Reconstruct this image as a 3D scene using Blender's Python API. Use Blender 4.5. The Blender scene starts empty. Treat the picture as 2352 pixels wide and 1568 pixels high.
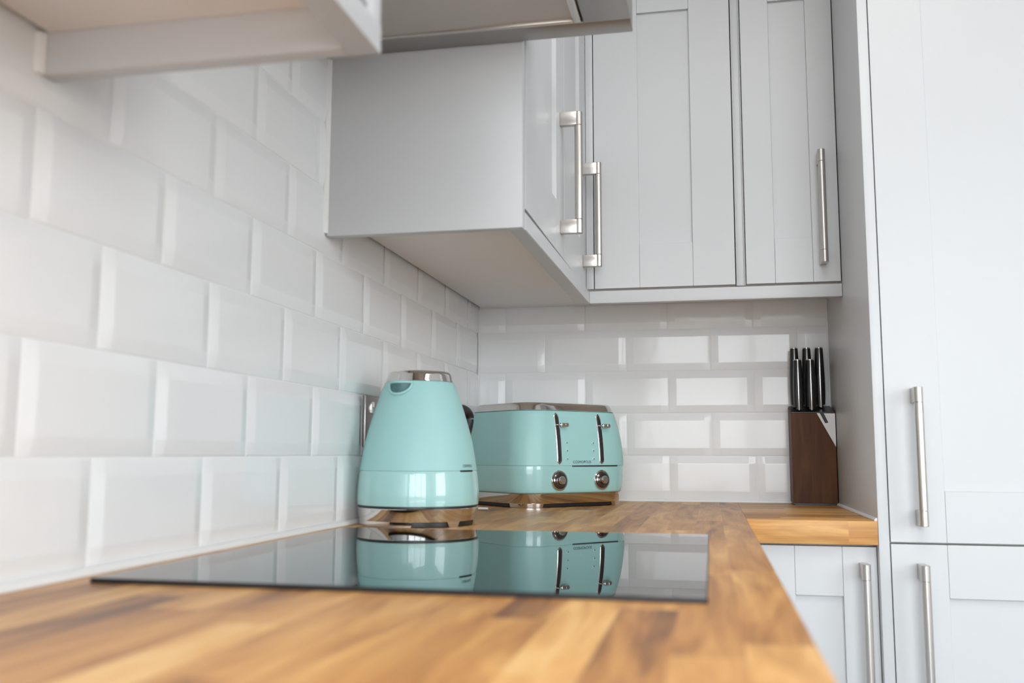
import bpy, bmesh, math, random
from mathutils import Vector, Matrix

random.seed(7)
SC = bpy.context.scene
COL = SC.collection
H = 0.91                      # height of the worktop above the floor; measurements below are from the worktop
PI = math.pi

# ------------------------------------------------------------------ materials
def new_mat(name):
    m = bpy.data.materials.new(name); m.use_nodes = True
    nt = m.node_tree
    return m, nt, nt.nodes['Principled BSDF']

def pbr(name, col, rough=0.5, metal=0.0, spec=0.5, coat=0.0, coat_rough=0.05, bump=None, var=0.0):
    m, nt, b = new_mat(name)
    b.inputs['Base Color'].default_value = (*col, 1)
    b.inputs['Roughness'].default_value = rough
    b.inputs['Metallic'].default_value = metal
    b.inputs['Specular IOR Level'].default_value = spec
    b.inputs['Coat Weight'].default_value = coat
    b.inputs['Coat Roughness'].default_value = coat_rough
    geo = nt.nodes.new('ShaderNodeNewGeometry')
    if var:
        n = nt.nodes.new('ShaderNodeTexNoise'); n.inputs['Scale'].default_value = 9; n.inputs['Detail'].default_value = 3
        nt.links.new(geo.outputs['Position'], n.inputs['Vector'])
        mx = nt.nodes.new('ShaderNodeMix'); mx.data_type = 'RGBA'
        mx.inputs[6].default_value = (*[c * (1 - var) for c in col], 1); mx.inputs[7].default_value = (*[min(1, c * (1 + var)) for c in col], 1)
        nt.links.new(n.outputs['Fac'], mx.inputs[0]); nt.links.new(mx.outputs[2], b.inputs['Base Color'])
    if bump:
        scale, dist, vec = bump
        mp = nt.nodes.new('ShaderNodeVectorMath'); mp.operation = 'MULTIPLY'; mp.inputs[1].default_value = vec
        nt.links.new(geo.outputs['Position'], mp.inputs[0])
        n = nt.nodes.new('ShaderNodeTexNoise'); n.inputs['Scale'].default_value = scale; n.inputs['Detail'].default_value = 2
        nt.links.new(mp.outputs[0], n.inputs['Vector'])
        bp = nt.nodes.new('ShaderNodeBump'); bp.inputs['Strength'].default_value = 1; bp.inputs['Distance'].default_value = dist
        nt.links.new(n.outputs['Fac'], bp.inputs['Height']); nt.links.new(bp.outputs[0], b.inputs['Normal'])
    return m

def wood_mat(name, across, along, stave, length, ramp, rough=0.4, grain=1.0, phase=0.0, spec=0.4):
    """staves of solid timber glued side by side; across/along are axis indices of the world position"""
    m, nt, b = new_mat(name)
    N, L = nt.nodes, nt.links
    def math_(op, a, c=None, d=None):
        n = N.new('ShaderNodeMath'); n.operation = op
        for i, v in enumerate((a, c, d)):
            if v is None: continue
            if isinstance(v, (int, float)): n.inputs[i].default_value = v
            else: L.new(v, n.inputs[i])
        return n.outputs[0]
    geo = N.new('ShaderNodeNewGeometry')
    sep = N.new('ShaderNodeSeparateXYZ'); L.new(geo.outputs['Position'], sep.inputs[0])
    A, B = sep.outputs[across], sep.outputs[along]
    Z = sep.outputs[3 - across - along]
    colid = math_('FLOOR', math_('DIVIDE', math_('ADD', A, phase), stave))
    w1 = N.new('ShaderNodeTexWhiteNoise'); w1.noise_dimensions = '1D'; L.new(colid, w1.inputs['W'])
    l2 = math_('ADD', B, math_('MULTIPLY', w1.outputs['Value'], 3.7))
    idn = math_('FLOOR', math_('DIVIDE', l2, length))
    cmb = N.new('ShaderNodeCombineXYZ'); L.new(colid, cmb.inputs[0]); L.new(idn, cmb.inputs[1])
    w2 = N.new('ShaderNodeTexWhiteNoise'); w2.noise_dimensions = '2D'; L.new(cmb.outputs[0], w2.inputs['Vector'])
    # grain coordinates: fine across, long along, jumping from stave to stave
    g = N.new('ShaderNodeCombineXYZ')
    L.new(math_('ADD', math_('MULTIPLY', A, 26.0), math_('MULTIPLY', w2.outputs['Value'], 57.0)), g.inputs[0])
    L.new(math_('MULTIPLY', B, 3.2), g.inputs[1]); L.new(math_('MULTIPLY', Z, 26.0), g.inputs[2])
    n1 = N.new('ShaderNodeTexNoise'); n1.inputs['Scale'].default_value = 1.1; n1.inputs['Detail'].default_value = 4
    n1.inputs['Distortion'].default_value = 1.4; L.new(g.outputs[0], n1.inputs['Vector'])
    g2 = N.new('ShaderNodeCombineXYZ')
    L.new(math_('MULTIPLY', A, 420.0), g2.inputs[0]); L.new(math_('MULTIPLY', B, 9.0), g2.inputs[1]); L.new(math_('MULTIPLY', Z, 300.0), g2.inputs[2])
    n2 = N.new('ShaderNodeTexNoise'); n2.inputs['Scale'].default_value = 1.0; n2.inputs['Detail'].default_value = 3
    L.new(g2.outputs[0], n2.inputs['Vector'])
    v = math_('ADD', math_('MULTIPLY', w2.outputs['Value'], 0.62), math_('MULTIPLY', math_('SUBTRACT', n1.outputs['Fac'], 0.5), 0.95 * grain))
    v = math_('ADD', v, math_('ADD', math_('MULTIPLY', math_('SUBTRACT', n2.outputs['Fac'], 0.5), 0.30 * grain), 0.2))
    cr = N.new('ShaderNodeValToRGB'); e = cr.color_ramp.elements
    e[0].position, e[0].color = ramp[0][0], (*ramp[0][1], 1); e[1].position, e[1].color = ramp[-1][0], (*ramp[-1][1], 1)
    for p_, c_ in ramp[1:-1]:
        k = e.new(p_); k.color = (*c_, 1)
    L.new(v, cr.inputs[0]); L.new(cr.outputs[0], b.inputs['Base Color'])
    b.inputs['Roughness'].default_value = rough; b.inputs['Specular IOR Level'].default_value = spec
    bp = N.new('ShaderNodeBump'); bp.inputs['Strength'].default_value = 0.4; bp.inputs['Distance'].default_value = 0.0004
    L.new(n2.outputs['Fac'], bp.inputs['Height']); L.new(bp.outputs[0], b.inputs['Normal'])
    return m

M = {}
M['paint'] = pbr('dove grey satin paint', (0.605, 0.610, 0.618), 0.36, bump=(700, 0.00006, (1, 1, 0.05)))
M['board'] = pbr('cream melamine board', (0.93, 0.90, 0.875), 0.5)
M['plaster'] = pbr('white wall paint', (0.90, 0.90, 0.895), 0.8, var=0.02)
M['grout'] = pbr('white grout', (0.88, 0.875, 0.86), 0.85, var=0.03)
M['tile'] = pbr('white glazed tile', (0.89, 0.89, 0.89), 0.08, spec=0.32, bump=(14, 0.0005, (1, 1, 1)))
M['sealant'] = pbr('white silicone sealant', (0.86, 0.85, 0.84), 0.45)
M['mint'] = pbr('mint satin enamel', (0.36, 0.635, 0.62), 0.42)
M['mint_gloss'] = pbr('mint gloss enamel', (0.36, 0.635, 0.62), 0.30, coat=1.0, coat_rough=0.03)
M['chrome'] = pbr('polished chrome', (0.72, 0.70, 0.68), 0.06, metal=1)
M['dial'] = pbr('dark chrome dial', (0.20, 0.18, 0.17), 0.16, metal=1)
M['nickel'] = pbr('brushed nickel', (0.62, 0.58, 0.545), 0.3, metal=1, bump=(500, 0.00005, (1, 1, 0.03)))
M['steel'] = pbr('stainless steel', (0.38, 0.36, 0.345), 0.36, metal=1, bump=(260, 0.00006, (1, 0.04, 1)))
M['black'] = pbr('black plastic', (0.012, 0.012, 0.013), 0.35)
M['trim_dark'] = pbr('dark grey metal trim', (0.07, 0.075, 0.08), 0.3, metal=0.7)
M['glass_black'] = pbr('black ceramic glass', (0.004, 0.004, 0.005), 0.015, spec=0.5)
M['hob_edge'] = pbr('black ground glass edge', (0.01, 0.01, 0.012), 0.3)
M['scale'] = pbr('black knife scale', (0.014, 0.013, 0.014), 0.3)
M['tang'] = pbr('bright steel tang', (0.75, 0.73, 0.71), 0.25, metal=1)
M['white_plate'] = pbr('white plate', (0.78, 0.77, 0.76), 0.4)
M['slot_dark'] = pbr('dark slot', (0.02, 0.02, 0.022), 0.5)
M['pale_plastic'] = pbr('pale plastic', (0.72, 0.70, 0.66), 0.4)
M['floor'] = pbr('slate floor tile', (0.24, 0.24, 0.24), 0.45, var=0.08)
M['frame'] = pbr('white window frame', (0.82, 0.82, 0.82), 0.35)
M['icon'] = pbr('grey printed icon', (0.10, 0.16, 0.16), 0.5)
M['mint_pale'] = pbr('pale mint button', (0.45, 0.70, 0.69), 0.25)
OAK = [(0.08, (0.20, 0.088, 0.036)), (0.30, (0.43, 0.19, 0.056)), (0.52, (0.56, 0.275, 0.085)), (0.74, (0.72, 0.395, 0.130)), (0.95, (0.80, 0.50, 0.20))]
M['wood_y'] = wood_mat('oiled oak staves', 0, 1, 0.0425, 0.37, OAK, phase=-0.632, grain=1.3)
M['wood_x'] = wood_mat('oiled oak staves of the short run', 1, 0, 0.0425, 0.33, OAK, phase=0.0)
WAL = [(0.1, (0.020, 0.008, 0.004)), (0.5, (0.078, 0.028, 0.010)), (0.9, (0.15, 0.060, 0.022))]
M['walnut'] = wood_mat('dark walnut', 0, 2, 0.2, 2.0, WAL, rough=0.5, grain=0.9, phase=0.05, spec=0.2)

def filter_mat():
    m, nt, b = new_mat('aluminium grease filter mesh')
    N, L = nt.nodes, nt.links
    geo = N.new('ShaderNodeNewGeometry')
    mp = N.new('ShaderNodeMapping'); mp.inputs['Rotation'].default_value = (0, 0, 0.55); mp.inputs['Scale'].default_value = (330, 330, 330)
    L.new(geo.outputs['Position'], mp.inputs['Vector'])
    ck = N.new('ShaderNodeTexVoronoi'); ck.inputs['Scale'].default_value = 1.0; ck.inputs['Randomness'].default_value = 0.0
    L.new(mp.outputs[0], ck.inputs['Vector'])
    cr = N.new('ShaderNodeValToRGB'); e = cr.color_ramp.elements
    e[0].position, e[0].color = 0.25, (0.10, 0.09, 0.08, 1); e[1].position, e[1].color = 0.5, (0.62, 0.58, 0.53, 1)
    L.new(ck.outputs['Distance'], cr.inputs[0]); L.new(cr.outputs[0], b.inputs['Base Color'])
    b.inputs['Metallic'].default_value = 0.6; b.inputs['Roughness'].default_value = 0.5
    return m
M['filter'] = filter_mat()

def pane_mat():
    m, nt, b = new_mat('clear window glass')
    N, L = nt.nodes, nt.links
    out = N['Material Output']; N.remove(b)
    tr = N.new('ShaderNodeBsdfTransparent'); gl = N.new('ShaderNodeBsdfGlossy'); gl.inputs['Roughness'].default_value = 0.02
    mx = N.new('ShaderNodeMixShader'); mx.inputs[0].default_value = 0.06
    L.new(tr.outputs[0], mx.inputs[1]); L.new(gl.outputs[0], mx.inputs[2]); L.new(mx.outputs[0], out.inputs['Surface'])
    return m
M['pane'] = pane_mat()

# ------------------------------------------------------------------ geometry helpers
WORLD = {}          # object -> world location of its (unrotated) frame

class MB:
    """gathers shapes into one mesh object"""
    def __init__(s): s.bm = bmesh.new(); s.mats = []
    def _slot(s, mat):
        if mat is None: return 0
        if mat not in s.mats: s.mats.append(mat)
        return s.mats.index(mat)
    def add(s, other, mat=None):
        k = s._slot(mat); vm = {}
        for v in other.verts: vm[v] = s.bm.verts.new(v.co)
        for f in other.faces:
            try: nf = s.bm.faces.new([vm[v] for v in f.verts]); nf.material_index = k; nf.smooth = f.smooth
            except ValueError: pass
        other.free(); return s
    def box(s, x0, x1, y0, y1, z0, z1, bev=0.0, mat=None, seg=2):
        t = bmesh.new(); bmesh.ops.create_cube(t, size=1)
        for v in t.verts:
            v.co = Vector(((x0 + x1) / 2 + v.co.x * (x1 - x0), (y0 + y1) / 2 + v.co.y * (y1 - y0), (z0 + z1) / 2 + v.co.z * (z1 - z0)))
        if bev: bmesh.ops.bevel(t, geom=list(t.edges), offset=bev, segments=seg, affect='EDGES', profile=0.5)
        return s.add(t, mat)
    def cyl(s, p0, p1, r, seg=32, bev=0.0, mat=None, r1=None):
        p0, p1 = Vector(p0), Vector(p1); d = p1 - p0
        prof = [(0, 0), (r - bev, 0), (r, bev)] if bev else [(0, 0), (r, 0)]
        rr = r if r1 is None else r1
        prof += [(rr, d.length - bev), (rr - bev, d.length), (0, d.length)] if bev else [(rr, d.length), (0, d.length)]
        t = lathe_bm(prof, seg)
        q = Vector((0, 0, 1)).rotation_difference(d.normalized()).to_matrix()
        for v in t.verts: v.co = q @ v.co + p0
        return s.add(t, mat)
    def lathe(s, prof, centre=(0, 0, 0), seg=64, mat=None):
        t = lathe_bm(prof, seg)
        for v in t.verts: v.co += Vector(centre)
        return s.add(t, mat)
    def loft(s, rings, cap0=True, cap1=True, mat=None):
        t = bmesh.new(); R = [[t.verts.new(p) for p in r] for r in rings]
        n = len(R[0])
        for a, b in zip(R, R[1:]):
            for i in range(n): t.faces.new((a[i], a[(i + 1) % n], b[(i + 1) % n], b[i]))
        if cap0: t.faces.new(list(reversed(R[0])))
        if cap1: t.faces.new(R[-1])
        return s.add(t, mat)
    def prism(s, pts, d, mat=None):
        """polygon pts (3D) pushed along vector d"""
        d = Vector(d)
        return s.loft([[Vector(p) for p in pts], [Vector(p) + d for p in pts]], mat=mat)
    def tube(s, path, r, seg=12, mat=None, flat=1.0):
        path = [Vector(p) for p in path]; rings = []
        for i, p in enumerate(path):
            d = (path[min(i + 1, len(path) - 1)] - path[max(i - 1, 0)]).normalized()
            a = d.cross(Vector((0, 0, 1)))
            if a.length < 1e-4: a = d.cross(Vector((0, 1, 0)))
            a.normalize(); b = a.cross(d)
            rk = r[i] if isinstance(r, (list, tuple)) else r
            rings.append([p + (a * math.cos(t) * flat + b * math.sin(t)) * rk for t in [2 * PI * k / seg for k in range(seg)]])
        return s.loft(rings, mat=mat)
    def build(s, name, mat=None, parent=None, base=None, local=False, smooth=32, weighted=False):
        bmesh.ops.recalc_face_normals(s.bm, faces=list(s.bm.faces))
        me = bpy.data.meshes.new(name)
        if local: off = Vector((0, 0, 0)); loc = Vector((0, 0, 0))
        else:
            if parent is not None: loc = WORLD[parent]
            elif base is not None: loc = Vector(base) + Vector((0, 0, H))
            else:
                xs = [v.co for v in s.bm.verts]
                loc = Vector(((min(c.x for c in xs) + max(c.x for c in xs)) / 2, (min(c.y for c in xs) + max(c.y for c in xs)) / 2, min(c.z for c in xs) + H))
            off = Vector((0, 0, H)) - loc
            for v in s.bm.verts: v.co += off
        s.bm.to_mesh(me); s.bm.free()
        for m in ([mat] if mat else s.mats): me.materials.append(m)
        if smooth:
            me.shade_smooth(); me.set_sharp_from_angle(angle=math.radians(smooth))
        o = bpy.data.objects.new(name, me); COL.objects.link(o)
        if parent is not None: o.parent = parent
        else: o.location = loc
        WORLD[o] = loc
        if weighted:
            w = o.modifiers.new('weighted normals', 'WEIGHTED_NORMAL'); w.mode = 'FACE_AREA'; w.weight = 100; w.keep_sharp = True
        return o

def lathe_bm(prof, seg):
    t = bmesh.new(); rings = []
    for r, z in prof:
        if r < 1e-6: rings.append([t.verts.new((0, 0, z))])
        else: rings.append([t.verts.new((r * math.cos(2 * PI * k / seg), r * math.sin(2 * PI * k / seg), z)) for k in range(seg)])
    for a, b in zip(rings, rings[1:]):
        for k in range(seg):
            k2 = (k + 1) % seg
            if len(a) == 1 and len(b) == 1: continue
            if len(a) == 1: t.faces.new((a[0], b[k2], b[k]))
            elif len(b) == 1: t.faces.new((a[k], a[k2], b[0]))
            else: t.faces.new((a[k], a[k2], b[k2], b[k]))
    return t

def thing(name, label, cat, base, rotz=0.0, group=None):
    o = bpy.data.objects.new(name, None); COL.objects.link(o); o.empty_display_size = 0.05
    o.location = Vector(base) + Vector((0, 0, H)); o.rotation_euler = (0, 0, rotz); WORLD[o] = o.location.copy()
    return tag(o, label, cat, group)

def tag(o, label, cat, group=None):
    o['label'] = label; o['category'] = cat
    if group: o['group'] = group
    return o

def struct(o):
    o['kind'] = 'structure'; return o

# ------------------------------------------------------------------ setting
RX, RY = 3.4, -4.6                      # inner faces of the right wall and of the wall behind the camera
ZF, ZC = -H, 2.46 - H
PITCH, ROW = 0.202, 0.102

def tile_rows(a_off, a0, a1, z1, z0, ztop, put):
    """bevelled brick-bond tiles; put(a, z, h) maps tile coordinates to space"""
    t = bmesh.new(); half = PITCH / 2
    BW, RISE = 0.0175, 0.0038
    def prof(lo, hi, c):
        d = min(c - lo, hi - c)
        if d <= 0: return 0.0004
        if d < 0.0012: return 0.0004 + 0.0007 * d / 0.0012
        if d < BW - 0.001: return 0.0011 + (RISE - 0.0011 - 0.0001) * (d - 0.0012) / (BW - 0.0022)
        if d < BW + 0.001: return RISE - 0.0001 + 0.0001 * (d - BW + 0.001) / 0.002
        return RISE
    k0 = -2
    for row in range(k0, 30):
        lo_z = z1 + (row - 1) * ROW + 0.001; hi_z = lo_z + 0.1
        if hi_z < z0 or lo_z > ztop: continue
        odd = (row % 2 == 1)
        n0 = int((a0 - a_off) / PITCH) - 2; n1 = int((a1 - a_off) / PITCH) + 2
        for n in range(n0, n1):
            lo_a = a_off + n * PITCH + (half if odd else 0) + 0.001; hi_a = lo_a + 0.2
            if hi_a < a0 + 0.004 or lo_a > a1 - 0.004: continue
            ta, tz = random.uniform(-1, 1) * 0.0028, random.uniform(-1, 1) * 0.004
            def cuts(lo, hi, c0, c1):
                c = [lo, lo + 0.0012, lo + BW - 0.001, lo + BW + 0.001, hi - BW - 0.001, hi - BW + 0.001, hi - 0.0012, hi]
                c = [min(max(v, c0), c1) for v in c]; o = [c[0]]
                for v in c[1:]:
                    if v - o[-1] > 1e-5: o.append(v)
                return o
            ca, cz = cuts(lo_a, hi_a, a0, a1), cuts(lo_z, hi_z, z0, ztop)
            if len(ca) < 2 or len(cz) < 2: continue
            am, zm = (lo_a + hi_a) / 2, (lo_z + hi_z) / 2
            G = []
            for a in ca:
                r = []
                for z in cz:
                    h = min(prof(lo_a, hi_a, a), prof(lo_z, hi_z, z))
                    h += 0.0006 + ta * (a - am) + tz * (z - zm)
                    r.append(t.verts.new(put(a, z, max(h, 0.0003))))
                G.append(r)
            for i in range(len(ca) - 1):
                for j in range(len(cz) - 1):
                    t.faces.new((G[i][j], G[i + 1][j], G[i + 1][j + 1], G[i][j + 1]))
            # skirt down to the wall
            ring = [(i, 0) for i in range(len(ca))] + [(len(ca) - 1, j) for j in range(1, len(cz))] + [(i, len(cz) - 1) for i in range(len(ca) - 2, -1, -1)] + [(0, j) for j in range(len(cz) - 2, 0, -1)]
            low = [t.verts.new(put(ca[i], cz[j], -0.001)) for i, j in ring]
            for q in range(len(ring)):
                q2 = (q + 1) % len(ring)
                (i, j), (i2, j2) = ring[q], ring[q2]
                t.faces.new((G[i][j], G[i2][j2], low[q2], low[q]))
    return t

# walls: a plain wall slab, the grout bed and the tiles on it
TILE_TOP = 1.02
w = MB()
w.box(-0.12, 0.0, RY - 0.12, 0.12, ZF, ZC, mat=M['plaster'])
w.add(tile_rows(-0.8136 - 0.101, -2.75, -0.0005, 0.1085, 0.004, TILE_TOP, lambda a, z, h: Vector((h, a, z))), M['tile'])
w.box(-0.01, 0.0003, -2.75, 0.0, 0.0, TILE_TOP, mat=M['grout'])
wall_left = struct(w.build('wall_left', base=(-0.06, RY / 2, ZF), smooth=40, weighted=True))
w = MB()
w.box(0.0005, RX + 0.12, 0.0, 0.12, ZF, ZC, mat=M['plaster'])
w.add(tile_rows(0.0725, 0.004, 0.849, 0.1085, 0.004, TILE_TOP, lambda a, z, h: Vector((a, -h, z))), M['tile'])
w.box(0.0005, 0.849, -0.0003, 0.01, 0.0, TILE_TOP, mat=M['grout'])
struct(w.build('wall_back', base=(RX / 2, 0.06, ZF), smooth=40, weighted=True))

def wall_with_holes(name, axis, face, thick, a0, a1, holes):
    """a wall in the plane axis = face, from a0 to a1, with rectangular openings (lo, hi, z0, z1)"""
    w = MB()
    def bx(lo, hi, z0, z1):
        if hi - lo < 1e-4 or z1 - z0 < 1e-4: return
        if axis == 'y': w.box(lo, hi, min(face, face + thick), max(face, face + thick), z0, z1)
        else: w.box(min(face, face + thick), max(face, face + thick), lo, hi, z0, z1)
    cur = a0
    for lo, hi, z0, z1 in sorted(holes):
        bx(cur, lo, ZF, ZC); bx(lo, hi, ZF, z0); bx(lo, hi, z1, ZC); cur = hi
    bx(cur, a1, ZF, ZC)
    return struct(w.build(name, M['plaster'], smooth=0))

W1 = (0.10, 2.45, -0.50, 1.42)             # wide glazed opening behind the camera
W2 = (-3.7, -2.1, 0.0, 1.42)            # window in the right wall
wall_with_holes('wall_front', 'y', RY, -0.12, 0.0005, RX + 0.12, [W1])
wall_with_holes('wall_right', 'x', RX, 0.12, RY, -0.0005, [W2])
struct(MB().box(-0.12, RX + 0.12, RY - 0.12, 0.12, ZF - 0.1, ZF).build('floor', M['floor'], smooth=0))
struct(MB().box(-0.12, RX + 0.12, RY - 0.12, 0.12, ZC, ZC + 0.1).build('ceiling', M['plaster'], smooth=0))

def window(name, axis, face, lo, hi, z0, z1, bars, sill=True):
    """white casement with a glass pane set in the wall opening"""
    g = 0.055; f = MB()
    def bx(mb, a0, a1, zz0, zz1, d0, d1, bev=0.004):
        if axis == 'y': mb.box(a0, a1, face - d1, face - d0, zz0, zz1, bev)
        else: mb.box(face + d0, face + d1, a0, a1, zz0, zz1, bev)
    bx(f, lo, lo + g, z0, z1, 0.03, 0.09); bx(f, hi - g, hi, z0, z1, 0.03, 0.09)
    bx(f, lo + g, hi - g, z0, z0 + g, 0.03, 0.09); bx(f, lo + g, hi - g, z1 - g, z1, 0.03, 0.09)
    for b in bars: bx(f, b - 0.03, b + 0.03, z0 + g, z1 - g, 0.03, 0.09)
    o = struct(f.build(name, M['frame'])); o.name = name
    p = MB(); bx(p, lo + g, hi - g, z0 + g, z1 - g, 0.058, 0.062, 0); p.build('pane', M['pane'], o, smooth=0)
    return o
window('window_1', 'y', RY, *W1, bars=[0.88, 1.67])
window('window_2', 'x', RX, *W2, bars=[])

# sealant beads
def bead(name, p0, p1, r):
    struct(MB().tube([p0, p1], r, 8).build(name, M['sealant']))
bead('trim_1', (0.004, -2.75, 0.001), (0.004, -0.004, 0.001), 0.0062)
bead('trim_2', (0.004, -0.004, 0.001), (0.85, -0.004, 0.001), 0.005)
bead('trim_3', (0.8485, -0.006, 0.0012), (0.8485, -0.583, 0.0012), 0.0042)
bead('trim_4', (0.004, -0.9945, 0.445), (0.004, -0.9945, 0.72), 0.0055)
bead('trim_7', (0.005, -1.6275, 0.441), (0.005, -1.6275, 0.4775), 0.006)
bead('trim_5', (0.0045, -0.0045, 0.006), (0.0045, -0.0045, 0.475), 0.003)
bead('trim_6', (0.848, -0.004, 0.006), (0.848, -0.004, 0.462), 0.003)

# ------------------------------------------------------------------ worktop
wt = thing('worktop', 'oiled butcher-block oak worktop in an L round the corner', 'worktop', (0.32, -1.2, -0.04))
MB().box(0.007, 0.632, -2.85, -0.0045, -0.04, 0.0, 0.0009).build('long_section', M['wood_y'], wt)
MB().box(0.63205, 0.8485, -0.588, -0.0045, -0.04, 0.0, 0.0004).build('short_section', M['wood_x'], wt)

# ------------------------------------------------------------------ cabinet doors and handles
def door_mesh(frame, u0, u1, z0, z1, sl, sr, rt, rb, th=0.02, rec=0.0078):
    """shaker door: frame(u, d, z) maps width, depth behind the face and height to space"""
    mb = MB()
    def bx(a0, a1, d0, d1, b0, b1, bev=0.0012):
        p, q = frame(a0, d0, b0), frame(a1, d1, b1)
        mb.box(min(p[0], q[0]), max(p[0], q[0]), min(p[1], q[1]), max(p[1], q[1]), b0, b1, bev)
    bx(u0, u0 + sl, 0, th, z0, z1); bx(u1 - sr, u1, 0, th, z0, z1)
    bx(u0 + sl, u1 - sr, 0.0002, th, z0, z0 + rb); bx(u0 + sl, u1 - sr, 0.0002, th, z1 - rt, z1)
    bx(u0 + sl - 0.004, u1 - sr + 0.004, rec, th - 0.001, z0 + rb - 0.004, z1 - rt + 0.004, 0)
    return mb

def handle_mesh(frame, u, z0, z1, r=0.0074, stand=0.034):
    mb = MB()
    for a, b in ((z0, z0 + 0.026), (z1 - 0.026, z1)):
        p, q = frame(u - 0.0065, -stand, a + 0.0003), frame(u + 0.0065, -0.0003, b - 0.0003)
        mb.box(min(p[0], q[0]), max(p[0], q[0]), min(p[1], q[1]), max(p[1], q[1]), a + 0.0003, b - 0.0003, 0.0008)
        mb.cyl(frame(u, -stand, a), frame(u, -stand, b), r, 32, 0.0007)
    mb.cyl(frame(u, -stand, z0 + 0.0266), frame(u, -stand, z1 - 0.0266), r, 32, 0.0004)
    mb.cyl(frame(u, -stand, z0 + 0.025), frame(u, -stand, z1 - 0.025), r - 0.0012, 24)
    return mb

XF = 0.312                                    # face of the left run's wall doors
YF = -0.270                                   # face of the back run's wall doors
ZB, ZP, ZD, ZT = 0.4406, 0.4675, 0.4728, 1.19  # underside, top of the light rail, underside of doors, top of wall units
left = lambda u, d, z: (XF - d, u, z)
back = lambda u, d, z: (u, YF + d, z)

# wall unit in the corner (left run)
wc = thing('wall_cabinet', 'pale grey double wall cupboard between the extractor hood and the corner', 'cabinet', (0.16, -0.65, ZB), group=None)
MB().box(0.0065, 0.3110, -0.9945, -0.9765, ZB, ZT, 0.001).build('end_panel', M['paint'], wc)
m = MB(); m.box(0.010, 0.290, -0.976, -0.0055, 0.496, ZT, 0.0005)
m.build('carcass', M['board'], wc)
MB().box(0.0125, 0.288, -0.976, -0.0065, 0.478, 0.4955, 0.0008).build('bottom_board', M['board'], wc)
m = MB(); XR = XF + 0.0065                               # the rail runs slightly out of line with the doors
t = bmesh.new(); bmesh.ops.create_cube(t, size=1)
for v in t.verts:
    y = -0.9760 if v.co.y < 0 else YF - 0.0012
    v.co = Vector((0.288 if v.co.x < 0 else (XF if v.co.y < 0 else XR), y, ZB if v.co.z < 0 else ZP))
bmesh.ops.bevel(t, geom=list(t.edges), offset=0.0008, segments=2, affect='EDGES'); m.add(t)
m.build('light_rail', M['paint'], wc)
d1 = door_mesh(left, -0.9745, -0.5885, ZD, ZT, 0.095, 0.096, 0.09, 0.093).build('door', M['paint'], wc, weighted=True)
handle_mesh(left, -0.637, 0.512, 0.742).build('handle', M['nickel'], d1)
d2 = door_mesh(left, -0.5855, -0.2890, ZD, ZT, 0.090, 0.082, 0.09, 0.093).build('door', M['paint'], wc, weighted=True)
handle_mesh(left, -0.3215, 0.512, 0.742).build('handle', M['nickel'], d2)
MB().box(0.291, XF - 0.0003, -0.2889, -0.2565, ZD, ZT, 0.0004).build('corner_post', M['paint'], wc)

# back run: two wall units, a filler between them, one light rail below both
wb = thing('wall_cabinet', 'pale grey wall cupboard in the corner, its single door without a handle', 'cabinet', (0.48, -0.13, 0.478))
MB().box(0.315, 0.6335, YF + 0.0215, -0.0055, 0.496, ZT, 0.0005).build('carcass', M['board'], wb)
MB().box(0.292, 0.6335, YF + 0.0215, -0.0065, 0.478, 0.4955, 0.0005).build('bottom_board', M['board'], wb)
MB().box(0.3122, 0.3287, YF + 0.0008, YF + 0.021, ZD, ZT, 0.0012).build('corner_post', M['paint'], wb)
door_mesh(back, 0.3305, 0.6325, ZD, ZT, 0.099, 0.0885, 0.09, 0.096).build('door', M['paint'], wb, weighted=True)
wn = thing('wall_cabinet', 'narrow pale grey wall cupboard with a bar handle beside the tall cabinet', 'cabinet', (0.753, -0.13, 0.478))
MB().box(0.6345, 0.8485, YF + 0.0215, -0.0055, 0.496, ZT, 0.0005).build('carcass', M['board'], wn)
MB().box(0.6345, 0.8485, YF + 0.0215, -0.0065, 0.478, 0.4955, 0.0005).build('bottom_board', M['board'], wn)
m = MB(); m.box(0.6362, 0.6518, YF + 0.007, YF + 0.021, ZD - 0.002, ZT, 0.0015); m.box(0.6345, 0.6368, YF + 0.003, YF + 0.021, ZD - 0.002, ZT, 0.0008); m.box(0.6512, 0.6532, YF + 0.003, YF + 0.021, ZD - 0.002, ZT, 0.0008)
m.build('filler_strip', M['paint'], wn)
d4 = door_mesh(back, 0.6552, 0.8475, ZD, ZT, 0.0600, 0.0550, 0.09, 0.097).build('door', M['paint'], wn, weighted=True)
handle_mesh(back, 0.8125, 0.5075, 0.748).build('handle', M['nickel'], d4)
MB().cyl((0.6433, -0.115, 0.468), (0.6433, -0.115, 0.478), 0.0065, 20, 0.001).build('cover_cap', M['dial'], wn)
lr = MB().box(XR + 0.0004, 0.8485, YF - 0.001, YF + 0.020, ZB, ZP, 0.0009).build('light_rail', M['paint'])
tag(lr, 'long pale grey light rail under the wall cupboards of the back wall', 'trim rail')

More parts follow.
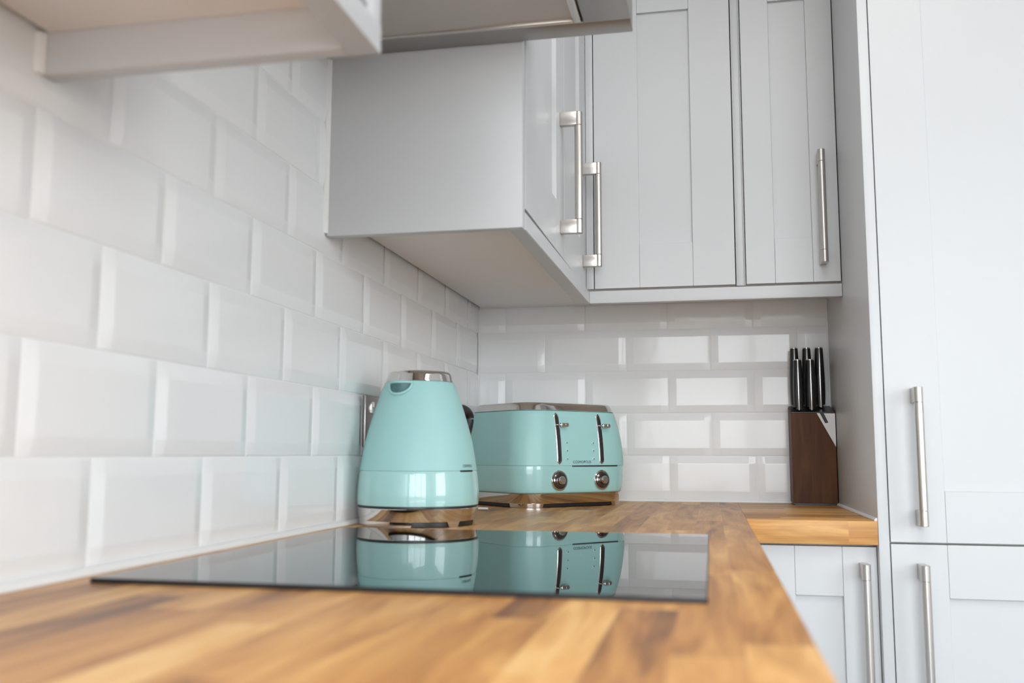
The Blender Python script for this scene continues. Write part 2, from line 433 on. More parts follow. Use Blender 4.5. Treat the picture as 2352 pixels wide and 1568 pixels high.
# near wall unit at the top left
wn2 = thing('wall_cabinet', 'pale grey wall cupboard seen from below, nearest at the top left', 'cabinet', (0.16, -2.0, ZB))
MB().box(0.0065, 0.2855, -1.6265, -1.6085, ZB, ZT, 0.001).build('end_panel', M['paint'], wn2)
MB().box(0.010, 0.290, -2.45, -1.627, 0.496, ZT, 0.0005).build('carcass', M['board'], wn2)
MB().box(0.0125, 0.288, -2.45, -1.627, 0.478, 0.4955, 0.0008).build('bottom_board', M['board'], wn2)
MB().box(0.286, XF + 0.0005, -2.45, -1.6082, ZB, 0.4645, 0.0008).build('light_rail', M['paint'], wn2)
dn = door_mesh(left, -2.45, -1.638, 0.4690, ZT, 0.09, 0.09, 0.09, 0.093).build('door', M['paint'], wn2, weighted=True)
MB().box(0.2862, XF, -1.6365, -1.6085, 0.4648, ZT, 0.001).build('edge_strip', M['paint'], wn2)

# tall cabinet at the right
YT = -0.5877
tall = lambda u, d, z: (u, YT + d, z)
tc = thing('tall_cabinet', 'full-height pale grey larder cabinet standing at the right end of the worktop', 'cabinet', (1.16, -0.29, ZF))
MB().box(0.8492, 0.8668, YT, -0.003, ZF, ZT + 0.02, 0.001).build('side_panel', M['paint'], tc)
MB().box(0.8670, 1.466, YT + 0.022, -0.003, ZF + 0.14, ZT + 0.02, 0.001).build('carcass', M['board'], tc)
MB().box(1.4662, 1.4842, YT, -0.003, ZF, ZT + 0.02, 0.001).build('side_panel', M['paint'], tc)
MB().box(0.868, 1.465, YT + 0.05, YT + 0.068, ZF, ZF + 0.138, 0.001).build('plinth', M['paint'], tc)
du = door_mesh(tall, 0.8684, 1.4635, -0.0345, ZT + 0.018, 0.0895, 0.0895, 0.09, 0.0855).build('door', M['paint'], tc, weighted=True)
handle_mesh(tall, 0.9165, -0.0055, 0.2265).build('handle', M['nickel'], du)
dl = door_mesh(tall, 0.8684, 1.4635, ZF + 0.142, -0.0375, 0.0895, 0.0895, 0.0880, 0.0855).build('door', M['paint'], tc, weighted=True)
handle_mesh(tall, 0.9150, -0.3003, -0.0683).build('handle', M['nickel'], dl)

# base units
YB = -0.570
base = lambda u, d, z: (u, YB + d, z)
bc = thing('base_cabinet', 'narrow pale grey base cupboard under the short end of the worktop', 'cabinet', (0.74, -0.28, ZF))
MB().box(0.6205, 0.8490, YB + 0.0215, -0.004, ZF + 0.14, -0.0415, 0.001).build('carcass', M['board'], bc)
MB().box(0.6205, 0.8490, YB + 0.07, YB + 0.085, ZF, ZF + 0.138, 0.001).build('plinth', M['paint'], bc)
db = door_mesh(base, 0.6225, 0.8480, ZF + 0.142, -0.0450, 0.0895, 0.0565, 0.0845, 0.0855).build('door', M['paint'], bc, weighted=True)
handle_mesh(base, 0.8250, -0.3020, -0.0710).build('handle', M['nickel'], db)
MB().box(0.5835, 0.6205, -0.6385, YB + 0.001, ZF + 0.142, -0.0425, 0.0008).build('corner_post', M['paint'], bc)
lb = lambda u, d, z: (0.600 - d, u, z)
for k in range(4):                                        # units under the long run, out of sight below the worktop's edge
    y1 = -0.640 - k * 0.55
    bl = thing('base_cabinet', 'pale grey base cupboard hidden below the long run of worktop', 'cabinet', (0.3, y1 - 0.275, ZF), group='base cupboards under the long run of worktop')
    MB().box(0.007, 0.5780, y1 - 0.549, y1, ZF + 0.14, -0.0415, 0.001).build('carcass', M['board'], bl)
    MB().box(0.49, 0.505, y1 - 0.549, y1, ZF, ZF + 0.138, 0.001).build('plinth', M['paint'], bl)
    dd = door_mesh(lb, y1 - 0.546, y1, ZF + 0.142, -0.045, 0.09, 0.09, 0.0845, 0.0855).build('door', M['paint'], bl, weighted=True)
    handle_mesh(lb, y1 - 0.05, -0.302, -0.071).build('handle', M['nickel'], dd)

# ------------------------------------------------------------------ extractor hood
hd = thing('extractor_hood', 'stainless steel extractor hood between the two left wall cupboards', 'extractor hood', (0.24, -1.3, 0.7224))
ZH = 0.7224
HY0, HY1, HX1 = -1.604, -0.9975, 0.4745
m = MB()                                                   # open-bottomed canopy: four rims round the filter
FX0, FX1, FY0, FY1 = 0.050, 0.4085, -1.560, -1.0405
m.box(0.0065, HX1, HY0, FY0, ZH, ZH + 0.010, 0.0008); m.box(0.0065, HX1, FY1, HY1, ZH, ZH + 0.010, 0.0008)
m.box(FX1, HX1, FY0 - 0.001, FY1 + 0.001, ZH, ZH + 0.010, 0.0008); m.box(0.0065, FX0, FY0 - 0.001, FY1 + 0.001, ZH, ZH + 0.010, 0.0008)
m.box(0.0065, HX1, HY0, HY1, ZH + 0.0095, ZH + 0.075, 0.0012)
m.box(0.0065, 0.300, HY0 + 0.15, HY1 - 0.15, ZH + 0.074, ZC - 0.001, 0.002)
m.build('canopy', M['steel'], hd)
m = MB(); g = 0.011
m.box(FX0 + 0.002, FX0 + g, FY0 + 0.002, FY1 - 0.003, ZH - 0.0015, ZH + 0.009, 0.0012); m.box(FX1 - g - 0.003, FX1 - 0.003, FY0 + 0.002, FY1 - 0.003, ZH - 0.0015, ZH + 0.009, 0.0012)
m.box(FX0 + g, FX1 - g - 0.003, FY0 + 0.002, FY0 + g, ZH - 0.0015, ZH + 0.009, 0.0012); m.box(FX0 + g, FX1 - g - 0.003, FY1 - g, FY1 - 0.003, ZH - 0.0015, ZH + 0.009, 0.0012)
ff = m.build('filter_frame', M['nickel'], hd)
MB().box(FX0 + g, FX1 - g - 0.003, FY0 + g, FY1 - g, ZH + 0.002, ZH + 0.008).build('filter_mesh', M['filter'], ff, smooth=0)

# ------------------------------------------------------------------ hob
hb = thing('hob', 'black ceramic glass hob set flat into the oak worktop', 'hob', (0.303, -1.274, 0.0))
MB().box(0.0405, 0.5670, -1.5665, -0.9810, 0.0006, 0.0046, 0.0003, seg=1).build('glass', M['glass_black'], hb, smooth=0)
m = MB(); e0 = 0.0010
m.box(0.0395, 0.5680, -1.5675, -1.56655, 0.0002, 0.0044, 0.0002, seg=1); m.box(0.0395, 0.5680, -0.98095, -0.9800, 0.0002, 0.0044, 0.0002, seg=1)
m.box(0.0395, 0.04045, -1.5675, -0.9800, 0.0002, 0.0044, 0.0002, seg=1); m.box(0.56705, 0.5680, -1.5675, -0.9800, 0.0002, 0.0044, 0.0002, seg=1)
m.build('edge', M['hob_edge'], hb, smooth=0)

# ------------------------------------------------------------------ wall socket
ws = thing('wall_socket', 'brushed metal double socket on the tiled wall behind the kettle', 'socket', (0.006, -0.747, 0.1235))
MB().box(0.0046, 0.0100, -0.8190, -0.6740, 0.1240, 0.2098, 0.001).build('plate', M['steel'], ws)
for yy in (-0.793, -0.70):
    m = MB(); m.box(0.0099, 0.0135, yy - 0.0075, yy + 0.0075, 0.1800, 0.2000, 0.001); m.build('switch', M['chrome'], ws)
for yy in (-0.781, -0.712):
    m = MB(); m.box(0.0096, 0.0104, yy - 0.004, yy + 0.004, 0.160, 0.168); m.box(0.0096, 0.0104, yy - 0.015, yy - 0.008, 0.140, 0.1445); m.box(0.0096, 0.0104, yy + 0.008, yy + 0.015, 0.140, 0.1445)
    m.build('pin_holes', M['slot_dark'], ws, smooth=0)

# ------------------------------------------------------------------ kettle
KX, KY = 0.1066, -0.8280
view = math.atan2(-2.32 - KY, 0.572 - KX)            # direction from the kettle towards the camera
kt = thing('kettle', 'mint green electric kettle with a chrome lid and chrome base', 'kettle', (KX, KY, 0.0))
PROF = [(0.0301, 0.0975), (0.0379, 0.0982), (0.0500, 0.0982), (0.0639, 0.0972), (0.0770, 0.0958), (0.0901, 0.0941), (0.1100, 0.0910), (0.1307, 0.0873), (0.1480, 0.0829), (0.1643, 0.0782), (0.1820, 0.0728), (0.1988, 0.0673), (0.2140, 0.0620), (0.2277, 0.0562)]
def kr(z):
    for (z0, r0), (z1, r1) in zip(PROF, PROF[1:]):
        if z0 <= z <= z1: return r0 + (r1 - r0) * (z - z0) / (z1 - z0)
    return PROF[0][1] if z < PROF[0][0] else PROF[-1][1]
SEAM = 0.0856
def zz(n, a, b): return [a + (b - a) * i / n for i in range(n + 1)]
SP = view - math.radians(31)                          # where the spout points
def spout_bulge(ang, z):
    """how far the beak pushes the body wall out"""
    d = (ang - SP + PI) % (2 * PI) - PI
    v = max(0.0, (z - 0.192) / 0.036)
    wdt = 0.16 + 0.13 * v
    return 0.0125 * min(1, v) ** 1.5 * math.exp(-(d / wdt) ** 2)
NS = 160
rings = []
for z in [SEAM + 0.0004] + zz(26, SEAM + 0.0016, 0.2262) + [0.2275]:
    r = kr(z) - (0.0003 if z in (SEAM + 0.0004, 0.2275) else 0)
    rings.append([Vector(((r + spout_bulge(2 * PI * k / NS, z)) * math.cos(2 * PI * k / NS), (r + spout_bulge(2 * PI * k / NS, z)) * math.sin(2 * PI * k / NS), z)) for k in range(NS)])
kb = MB().loft(rings).build('body', M['mint'], kt, local=True, smooth=40)
MB().lathe([(0, 0.0315), (0.0965, 0.0315), (0.0978, 0.0325)] + [(kr(z), z) for z in zz(14, 0.0340, SEAM - 0.0014)] + [(kr(SEAM) - 0.0003, SEAM + 0.0001), (0, SEAM + 0.0001)], seg=NS).build('lower_band', M['mint_gloss'], kt, local=True)
MB().lathe([(0, 0.2278), (0.0545, 0.2278), (0.0552, 0.2284), (0.0546, 0.2300), (0.0520, 0.2385), (0.0505, 0.2420), (0.0480, 0.2443), (0.0440, 0.2452), (0, 0.2456)], seg=96).build('lid', M['chrome'], kt, local=True)
MB().lathe([(0, 0.0280), (0.0958, 0.0280), (0.0966, 0.0288), (0.0966, 0.0316), (0, 0.0316)], seg=96).build('gasket', M['black'], kt, local=True)
# spout mouth: pale lip round a dark D-shaped opening under the lid
def on_wall(ang_off, z, out):
    a = SP + ang_off; r = kr(z) + spout_bulge(a, z) + out
    return Vector((r * math.cos(a), r * math.sin(a), z))
def d_shape(sa, sz, top, n=28, out=0.0):
    pts = []
    for i in range(n + 1):
        t = PI + PI * i / n
        pts.append(on_wall(sa * math.cos(t), top + sz * math.sin(t), out))
    return pts
lip = d_shape(0.345, 0.0185, 0.2245, out=0.0016)
lip += [on_wall(0.345 * (1 - 2 * i / 10), 0.2250, 0.0016) for i in range(1, 10)]
lp = MB().tube(lip + [lip[0]], 0.0024, 10).build('spout', M['mint'], kt, local=True, smooth=60)
def d_patch(sa, sz, top, out, mat):
    mb = MB(); t = bmesh.new(); n = 24; rows = []
    for j in range(7):
        f = j / 6; row = []
        for i in range(n + 1):
            u = -1 + 2 * i / n
            zb = -sz * math.sqrt(max(0, 1 - u * u))
            z = top + zb * f
            row.append(t.verts.new(on_wall(sa * u, z, out)))
        rows.append(row)
    for a, b in zip(rows, rows[1:]):
        for i in range(n): 
            t.faces.new((a[i], a[i + 1], b[i + 1], b[i]))
    bmesh.ops.remove_doubles(t, verts=list(t.verts), dist=1e-6)
    return mb.add(t)
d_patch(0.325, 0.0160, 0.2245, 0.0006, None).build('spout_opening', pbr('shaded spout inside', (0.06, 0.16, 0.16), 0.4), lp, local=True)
# handle: black bow at the back
HA = SP + PI
key = [(0.060, 0.172), (0.095, 0.182), (0.125, 0.188), (0.150, 0.188), (0.164, 0.180), (0.163, 0.166), (0.156, 0.150), (0.145, 0.130), (0.128, 0.112), (0.110, 0.102), (0.092, 0.097)]
def crom(P, n=6):
    out = []
    for i in range(len(P) - 1):
        p0, p1, p2, p3 = P[max(i - 1, 0)], P[i], P[i + 1], P[min(i + 2, len(P) - 1)]
        for k in range(n):
            t = k / n
            out.append(tuple(0.5 * ((2 * p1[j]) + (-p0[j] + p2[j]) * t + (2 * p0[j] - 5 * p1[j] + 4 * p2[j] - p3[j]) * t * t + (-p0[j] + 3 * p1[j] - 3 * p2[j] + p3[j]) * t ** 3) for j in range(len(p1))))
    return out + [P[-1]]
hp = [Vector((R * math.cos(HA), R * math.sin(HA), z)) for R, z in crom(key)]
MB().tube(hp, 0.0105, 16, flat=1.25).build('handle', M['black'], kt, local=True, smooth=60)
# base ring with slots between its feet
def arc_ring(mb, a0, a1, r0, r1, z0, z1, n, slope=0.0):
    t = bmesh.new(); V = []
    for i in range(n + 1):
        f = i / n; a = a0 + (a1 - a0) * f
        al = a0 - slope + (a1 + slope - a0 + slope) * f
        V.append([t.verts.new((r1 * math.cos(a), r1 * math.sin(a), z0)), t.verts.new((r1 * math.cos(al), r1 * math.sin(al), z1)),
                  t.verts.new((r0 * math.cos(al), r0 * math.sin(al), z1)), t.verts.new((r0 * math.cos(a), r0 * math.sin(a), z0))])
    for a, b in zip(V, V[1:]):
        for k in range(4): t.faces.new((a[k], b[k], b[(k + 1) % 4], a[(k + 1) % 4]))
    t.faces.new(V[0]); t.faces.new(list(reversed(V[-1])))
    mb.add(t)
kbase = MB()
ZS = 0.0085
kbase.lathe([(0.085, ZS), (0.0942, ZS), (0.0953, 0.015), (0.0966, 0.0225), (0.0974, 0.0272), (0.0966, 0.0282), (0.085, 0.0282), (0.085, ZS)], seg=128)
# feet under the ring, measured as angles from the viewing direction
for a0, a1 in ((-150, -7), (31, 41), (73, 83), (118, 175)):
    arc_ring(kbase, view + math.radians(a0), view + math.radians(a1), 0.085, 0.0936, 0.0004, ZS + 0.0006, max(4, int((a1 - a0) / 3)), 0.045)
kbs = kbase.build('base', M['chrome'], kt, local=True, smooth=40)
MB().lathe([(0, 0.001), (0.0905, 0.001), (0.0905, 0.0275), (0, 0.0275)], seg=64).build('base_shade_core', M['black'], kbs, local=True)  # black core colours the slots between the feet as if in shadow
# trim line and lettering, wrapped round the body on the right
def text_mesh(body, size):
    c = bpy.data.curves.new('lettering', 'FONT'); c.body = body; c.size = size; c.align_x = 'LEFT'; c.extrude = 0.0; c.resolution_u = 3
    tmp = bpy.data.objects.new('lettering_source', c); COL.objects.link(tmp)
    dg = bpy.context.evaluated_depsgraph_get(); dg.update()
    me = bpy.data.meshes.new_from_object(tmp.evaluated_get(dg))
    bpy.data.objects.remove(tmp); bpy.data.curves.remove(c)
    return me
def text_bm(body, width):
    me = text_mesh(body, 0.01)
    bm = bmesh.new(); bm.from_mesh(me); bpy.data.meshes.remove(me)
    x0, x1 = min(v.co.x for v in bm.verts), max(v.co.x for v in bm.verts)
    y0 = min(v.co.y for v in bm.verts)
    k = width / (x1 - x0)
    for v in bm.verts: v.co = Vector(((v.co.x - x0) * k, (v.co.y - y0) * k * 1.0, 0))
    bmesh.ops.triangulate(bm, faces=list(bm.faces))
    return bm
LA = view + math.radians(47)
t = text_bm('COSMOPOLIS', 0.027)
for v in t.verts:
    z = 0.0915 + v.co.y * 1.35; a = LA + v.co.x / 0.0945; r = kr(z) + 0.0004
    v.co = Vector((r * math.cos(a), r * math.sin(a), z))
MB().add(t).build('lettering', M['trim_dark'], kt, local=True, smooth=0)
tr = MB(); arc_ring(tr, LA - 0.07, LA + 0.29, kr(SEAM) - 0.0005, kr(SEAM) + 0.0007, SEAM - 0.0014, SEAM + 0.0014, 24)
tr.build('trim_line', M['trim_dark'], kt, local=True)

# ------------------------------------------------------------------ toaster
TX, TY, TYAW, TA, TB, TR = 0.2025, -0.1883, 0.8171, 0.1500, 0.1280, 0.0577
to = thing('toaster', 'mint green four-slice toaster with a chrome top and base in the corner', 'toaster', (TX, TY, 0.0), TYAW)
def rrect(a, b, r, z, n=14, dens=6):
    pts = []
    for sx, sy, t0 in ((1, -1, -90), (1, 1, 0), (-1, 1, 90), (-1, -1, 180)):
        for k in range(n + 1):
            t = math.radians(t0 + 90 * k / n)
            pts.append(Vector((sx * (a - r) + r * math.cos(t), sy * (b - r) + r * math.sin(t), z)))
    out = []
    for i, p in enumerate(pts):
        q = pts[(i + 1) % len(pts)]; out.append(p)
        if (q - p).length > 0.03:
            for k in range(1, dens): out.append(p.lerp(q, k / dens))
    return out
TZ0, TSEAM, TRIM, TTOP = 0.0300, 0.0870, 0.2040, 0.2215
TP = [(0.0297, 0.000), (0.0330, 0.0015), (0.0500, 0.0028), (0.0700, 0.0038), (0.0870, 0.0040), (0.1050, 0.0036), (0.1250, 0.0022), (0.1450, 0.0000), (0.1650, -0.0030), (0.1850, -0.0068), (0.2045, -0.0112)]
def to_off(z):
    for (z0, o0), (z1, o1) in zip(TP, TP[1:]):
        if z0 <= z <= z1: return o0 + (o1 - o0) * (z - z0) / (z1 - z0)
    return TP[0][1] if z < TP[0][0] else TP[-1][1]
def tring(z, e=0.0): return rrect(TA + to_off(z) + e, TB + to_off(z) + e, TR + e, z)
body = MB().loft([tring(TSEAM + 0.0004, -0.0003), tring(TSEAM + 0.0013)] + [tring(z) for z in zz(12, 0.0895, 0.2030)] + [tring(0.2040, -0.0008)]).build('body', M['mint'], to, local=True, smooth=40)
MB().loft([tring(0.0300, -0.001), tring(0.0312)] + [tring(z) for z in zz(7, 0.034, TSEAM - 0.0012)] + [tring(TSEAM + 0.0001, -0.0003)]).build('lower_band', M['mint_gloss'], to, local=True, smooth=40)
top = MB(); o = to_off(0.2045)
top.loft([rrect(TA + o - 0.0005, TB + o - 0.0005, TR, 0.2046), rrect(TA + o + 0.0005, TB + o + 0.0005, TR, 0.2056), rrect(TA + o - 0.0035, TB + o - 0.0035, TR - 0.002, 0.2150), rrect(TA + o - 0.0055, TB + o - 0.0055, TR - 0.003, 0.2190), rrect(TA + o - 0.009, TB + o - 0.009, TR - 0.006, 0.2212), rrect(TA + o - 0.016, TB + o - 0.016, TR - 0.012, 0.2224), rrect(TA + o - 0.03, TB + o - 0.03, TR - 0.02, 0.2228)])
tp = top.build('top_plate', M['chrome'], to, local=True, smooth=50)
for sx in (-1, 1):
    for k in (-0.024, 0.024):
        x = sx * 0.058 + k
        MB().box(x - 0.014, x + 0.014, -0.075, 0.075, 0.2222, 0.2231, 0.0004).build('bread_slot', M['slot_dark'], tp, local=True)
# chrome base: a band with a foot at each corner
bs = MB()
bs.loft([rrect(TA - 0.0055, TB - 0.0055, TR - 0.004, 0.0085), rrect(TA - 0.005, TB - 0.005, TR - 0.004, 0.0100), rrect(TA - 0.003, TB - 0.003, TR - 0.003, 0.0290), rrect(TA - 0.004, TB - 0.004, TR - 0.003, 0.0299)])
ra = TR - 0.003
for sx, sy, t0 in ((1, -1, -90), (1, 1, 0), (-1, 1, 90), (-1, -1, 180)):
    tmp = MB(); arc_ring(tmp, math.radians(t0 + 4), math.radians(t0 + 86), ra - 0.010, ra - 0.0024, 0.0006, 0.0090, 16, 0.06)
    for v in tmp.bm.verts: v.co += Vector((sx * (TA - 0.003 - ra), sy * (TB - 0.003 - ra), 0))
    bs.add(tmp.bm)
bb = bs.build('base', M['chrome'], to, local=True, smooth=40)
MB().loft([rrect(TA - 0.010, TB - 0.010, TR - 0.008, 0.0012), rrect(TA - 0.010, TB - 0.010, TR - 0.008, 0.0084)]).build('base_shade_core', M['black'], bb, local=True, smooth=40)  # black core standing in for the shadow in the gaps between the feet
# controls on the front face (local -y)
def face_y(z, out=0.0): return -(TB + to_off(z)) - out
CL = 0.0585
lev = [(-CL, 0.1735), (CL, 0.1725)]
for s in (-1, 1):
    cx = s * CL
    # slot: chrome surround lying on the curved face, dark channel in it
    pts = [Vector((cx, face_y(z, 0.0004), z)) for z in zz(14, 0.0925, 0.1985)]
    def strip(w, h0, h1, za, zb):
        rings = []
        L = zz(18, za, zb)
        for z in L:
            e = min((z - za), (zb - z)); ww = w if e >= w else max(0.0006, math.sqrt(max(0, w * w - (w - e) ** 2)))
            rings.append([Vector((cx - ww, face_y(z, h0), z)), Vector((cx - ww, face_y(z, h1 * 0.6), z)), Vector((cx - ww * 0.8, face_y(z, h1), z)), Vector((cx + ww * 0.8, face_y(z, h1), z)), Vector((cx + ww, face_y(z, h1 * 0.6), z)), Vector((cx + ww, face_y(z, h0), z))])
        return MB().loft(rings)
    sl = strip(0.0066, -0.002, 0.0016, 0.0905, 0.2000).build('lever_slot', M['chrome'], to, local=True, smooth=30)
    strip(0.0042, 0.0, 0.0021, 0.0935, 0.1970).build('channel', M['slot_dark'], sl, local=True, smooth=30)
    z = 0.1740
    lv = MB(); lv.box(cx - 0.0055, cx + 0.0062, face_y(z, 0.010), face_y(z, 0.001), z - 0.0012, z + 0.0012, 0.0006)
    lv.box(cx + 0.003, cx + 0.0215, face_y(z, 0.0130), face_y(z, 0.0075), z - 0.0042, z + 0.0042, 0.0012)
    lv.cyl((cx + 0.0185, face_y(z, 0.0075), z), (cx + 0.0185, face_y(z, 0.0138), z), 0.0044, 20, 0.0006)
    lv.build('lever', M['chrome'], to, local=True)
    # dial
    zk = 0.0565
    tilt = (to_off(0.066) - to_off(0.047)) / 0.019
    k0 = Vector((cx, face_y(zk, -0.001), zk)); nd = Vector((0, -1, tilt)).normalized()
    ds = MB().cyl(k0, k0 + nd * 0.0045, 0.0212, 48, 0.0014).build('dial', M['chrome'], to, local=True, smooth=35)
    kk = MB(); kk.cyl(k0 + nd * 0.004, k0 + nd * 0.0085, 0.0178, 48, 0.0018, r1=0.0165)
    kn = kk.build('dial_face', M['dial'], ds, local=True, smooth=35)
    MB().cyl(k0 + nd * 0.008, k0 + nd * 0.0155, 0.0092, 40, 0.0014, r1=0.0082).build('dial_knob', M['chrome'], ds, local=True, smooth=35)
    # three small buttons per side, each with a raised ring
    bx_ = s * 0.0365
    for zb_ in (0.1360, 0.1190, 0.1015):
        q0 = Vector((bx_, face_y(zb_, -0.001), zb_)); q1 = Vector((bx_, face_y(zb_, 0.0012), zb_))
        b_ = MB().cyl(q0, q1, 0.0042, 24, 0.0006).build('button', M['mint_pale'], to, local=True)
        MB().box(bx_ - 0.0012, bx_ + 0.0012, face_y(zb_, 0.0015), face_y(zb_, 0.0011), zb_ - 0.0016, zb_ + 0.0016).build('icon', M['icon'], b_, local=True, smooth=0)
m = MB(); m.box(-0.024, 0.103, face_y(TSEAM, 0.0012), face_y(TSEAM, -0.001), TSEAM - 0.0016, TSEAM + 0.0012, 0.0004)
m.build('trim_line', M['trim_dark'], to, local=True)
t = text_bm('COSMOPOLIS', 0.050)
for v in t.verts:
    z = 0.0925 + v.co.y; v.co = Vector((-0.0215 + v.co.x, face_y(z, 0.0004), z))
MB().add(t).build('lettering', M['trim_dark'], to, local=True, smooth=0)

# ------------------------------------------------------------------ cord end between kettle and toaster
cd = MB().tube([(0.088, -0.452, 0.0033), (0.108, -0.449, 0.0033), (0.1335, -0.447, 0.0033)], [0.003, 0.003, 0.0026], 12, flat=1.7).build('power_cord', M['pale_plastic'])
tag(cd, 'pale flat cord end lying on the worktop between the kettle and the toaster', 'cord')

# ------------------------------------------------------------------ knife block and knives
BX0, BX1, BY0, BY1 = 0.7520, 0.8472, -0.0900, -0.0120
ZBF, ZBB = 0.2060, 0.2235
kbk = thing('knife_block', 'dark walnut knife block with a white corner plate beside the tall cabinet', 'knife block', ((BX0 + BX1) / 2, (BY0 + BY1) / 2, 0))
t = bmesh.new(); bmesh.ops.create_cube(t, size=1)
for v in t.verts:
    x = BX0 if v.co.x < 0 else BX1; y = BY0 if v.co.y < 0 else BY1
    z = 0.004 if v.co.z < 0 else (ZBF if v.co.y < 0 else ZBB)
    v.co = Vector((x, y, z))
bmesh.ops.bevel(t, geom=list(t.edges), offset=0.0015, segments=2, affect='EDGES')
MB().add(t).build('block', M['walnut'], kbk)
MB().box(BX0 + 0.004, BX1 - 0.002, BY0 + 0.001, BY1 - 0.004, 0.0003, 0.0042, 0.0).build('foot', M['black'], kbk)
# top plate carrying the slots
t = MB(); th = 0.0012
def topz(y): return ZBF + (ZBB - ZBF) * (y - BY0) / (BY1 - BY0)
t.prism([(BX0 + 0.001, BY0 + 0.001, topz(BY0 + 0.001)), (BX1 - 0.001, BY0 + 0.001, topz(BY0 + 0.001)), (BX1 - 0.001, BY1 - 0.001, topz(BY1 - 0.001)), (BX0 + 0.001, BY1 - 0.001, topz(BY1 - 0.001))], (0, 0, th))
t.build('top_plate', M['black'], kbk, smooth=0)
pl = MB().prism([(0.8080, BY0 - 0.0008, 0.2050), (0.8472, BY0 - 0.0008, 0.2040), (0.8472, BY0 - 0.0008, 0.1290)], (0, 0.0016, 0)).build('corner_plate', M['white_plate'], kbk, smooth=0)
MB().prism([(0.8145, BY0 - 0.0012, 0.2050), (0.8230, BY0 - 0.0012, 0.2048), (0.8325, BY0 - 0.0012, 0.1835), (0.8255, BY0 - 0.0012, 0.1822)], (0, 0.0006, 0)).build('emblem', M['slot_dark'], pl, smooth=0)

def knife(length, label):
    root = thing('knife', label, 'knife', (0, 0, 0), group='black-handled knives in the block')
    def handle_half(sx):
        rings = []
        for i in range(13):
            f = i / 12; z = 0.006 + (length - 0.010) * f
            w_ = 0.0086 + 0.0018 * math.sin(PI * min(1, f * 1.05) ** 0.8) - 0.0012 * f
            d = 0.0095 + 0.0025 * math.sin(PI * f) + 0.001 * f
            pts = []
            for k in range(13):
                a = -PI / 2 + PI * k / 12
                pts.append(Vector((sx * (0.0016 + w_ * max(0, math.cos(a)) ** 0.7), d * math.sin(a), z)))
            rings.append(pts)
        return MB().loft(rings)
    for sx in (-1, 1): handle_half(sx).build('handle_scale', M['scale'], root, local=True, smooth=45)
    MB().box(-0.0013, 0.0013, -0.0125, 0.0125, -0.001, length - 0.003, 0.0004).build('tang', M['tang'], root, local=True)
    MB().cyl((0, 0, length - 0.004), (0, 0, length), 0.0090, 24, 0.0015).build('end_cap', M['tang'], root, local=True, smooth=40)
    MB().box(-0.0055, 0.0055, -0.010, 0.010, -0.0005, 0.0065, 0.0015).build('bolster', M['scale'], root, local=True)
    return root
def copy_thing(o, label):
    c = o.copy(); COL.objects.link(c); c['label'] = label
    for ch in list(o.children):
        k = ch.copy(); COL.objects.link(k); k.parent = c
    return c
def put(o, x, y, tilt=0.0):
    o.location = (x, y, H + topz(y) + th + 0.0012); o.rotation_euler = (0, tilt, 0)
ka = knife(0.1390, 'long black-handled knife at the back left of the knife block')
kb2 = copy_thing(ka, 'long black-handled knife in the middle of the back row of the block')
kc2 = copy_thing(ka, 'long black-handled knife standing alone at the right of the block')
kd = knife(0.1160, 'shorter black-handled knife at the front left of the knife block')
ke = copy_thing(kd, 'shorter black-handled knife at the front middle of the knife block')
put(ka, 0.7675, -0.036); put(kb2, 0.7955, -0.036); put(kc2, 0.8230, -0.036); put(kd, 0.7715, -0.070); put(ke, 0.7990, -0.070)

# ------------------------------------------------------------------ light
wd = bpy.data.worlds.new('overcast sky'); SC.world = wd; wd.use_nodes = True
nt = wd.node_tree; bg = nt.nodes['Background']
tc_ = nt.nodes.new('ShaderNodeTexCoord'); sp = nt.nodes.new('ShaderNodeSeparateXYZ'); cr = nt.nodes.new('ShaderNodeValToRGB')
nt.links.new(tc_.outputs['Generated'], sp.inputs[0])
mr = nt.nodes.new('ShaderNodeMapRange'); mr.inputs['From Min'].default_value = -1; mr.inputs['From Max'].default_value = 1
nt.links.new(sp.outputs['Z'], mr.inputs['Value']); nt.links.new(mr.outputs[0], cr.inputs[0])
e = cr.color_ramp.elements
e[0].position, e[0].color = 0.46, (0.30, 0.30, 0.29, 1)
e[1].position, e[1].color = 0.52, (0.90, 0.96, 1.0, 1)
k = e.new(1.0); k.color = (0.80, 0.90, 1.0, 1)
nt.links.new(cr.outputs[0], bg.inputs['Color']); bg.inputs['Strength'].default_value = 6.2

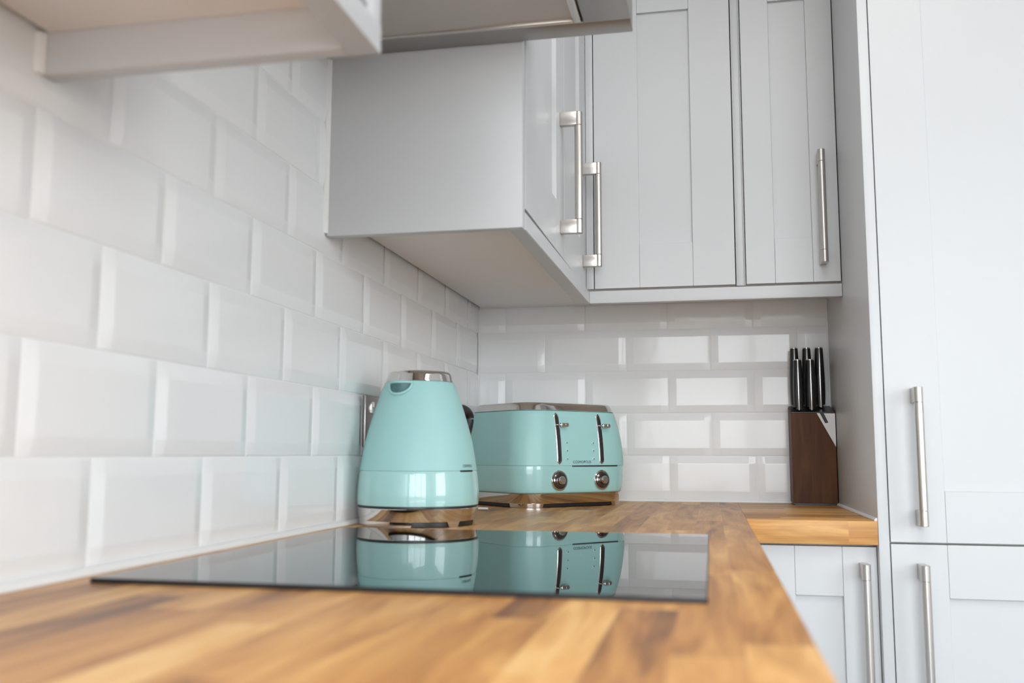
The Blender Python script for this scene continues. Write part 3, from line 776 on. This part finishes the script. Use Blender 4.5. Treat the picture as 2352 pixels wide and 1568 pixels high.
def portal(name, loc, rot, sx, sy):
    l = bpy.data.lights.new(name, 'AREA'); l.shape = 'RECTANGLE'; l.size = sx; l.size_y = sy; l.energy = 1
    l.cycles.is_portal = True
    o = bpy.data.objects.new(name, l); COL.objects.link(o); o.location = loc; o.rotation_euler = rot
portal('sky_portal', ((W1[0] + W1[1]) / 2, RY - 0.02, H + (W1[2] + W1[3]) / 2), (PI / 2, 0, 0), W1[1] - W1[0], W1[3] - W1[2])
portal('sky_portal', (RX + 0.02, (W2[0] + W2[1]) / 2, H + (W2[2] + W2[3]) / 2), (PI / 2, 0, PI / 2), W2[1] - W2[0], W2[3] - W2[2])

def ceiling_fill(x, y, watts):  # unseen area light under the ceiling, added as fill for the corner
    l = bpy.data.lights.new('ceiling_fill_light', 'AREA'); l.shape = 'RECTANGLE'; l.size = 0.9; l.size_y = 0.9; l.energy = watts; l.color = (1.0, 0.985, 0.97)
    o = bpy.data.objects.new('ceiling_fill_light', l); COL.objects.link(o); o.location = (x, y, H + ZC - 0.02)
ceiling_fill(0.85, -1.75, 8)

# ------------------------------------------------------------------ camera
cam = bpy.data.cameras.new('camera'); co = bpy.data.objects.new('camera', cam); COL.objects.link(co); SC.camera = co
yaw, pitch, roll = math.radians(11.77297749), math.radians(6.72712112), math.radians(0.14833467)
f = Vector((-math.sin(yaw) * math.cos(pitch), math.cos(yaw) * math.cos(pitch), math.sin(pitch)))
r = Vector((math.cos(yaw), math.sin(yaw), 0)); u = r.cross(f)
r2 = math.cos(roll) * r + math.sin(roll) * u; u2 = -math.sin(roll) * r + math.cos(roll) * u
R3 = Matrix((r2, u2, -f)).transposed()
co.matrix_world = Matrix.Translation((0.57224692, -2.32042747, 0.11350652 + H)) @ R3.to_4x4()
cam.sensor_width = 36; cam.lens = 33.30224; cam.clip_start = 0.02
cam.dof.use_dof = True; cam.dof.focus_distance = 2.0; cam.dof.aperture_fstop = 4.4

vs = SC.view_settings
vs.view_transform = 'Standard'; vs.look = 'None'; vs.gamma = 1; vs.use_curve_mapping = False
vs.exposure = 0.63
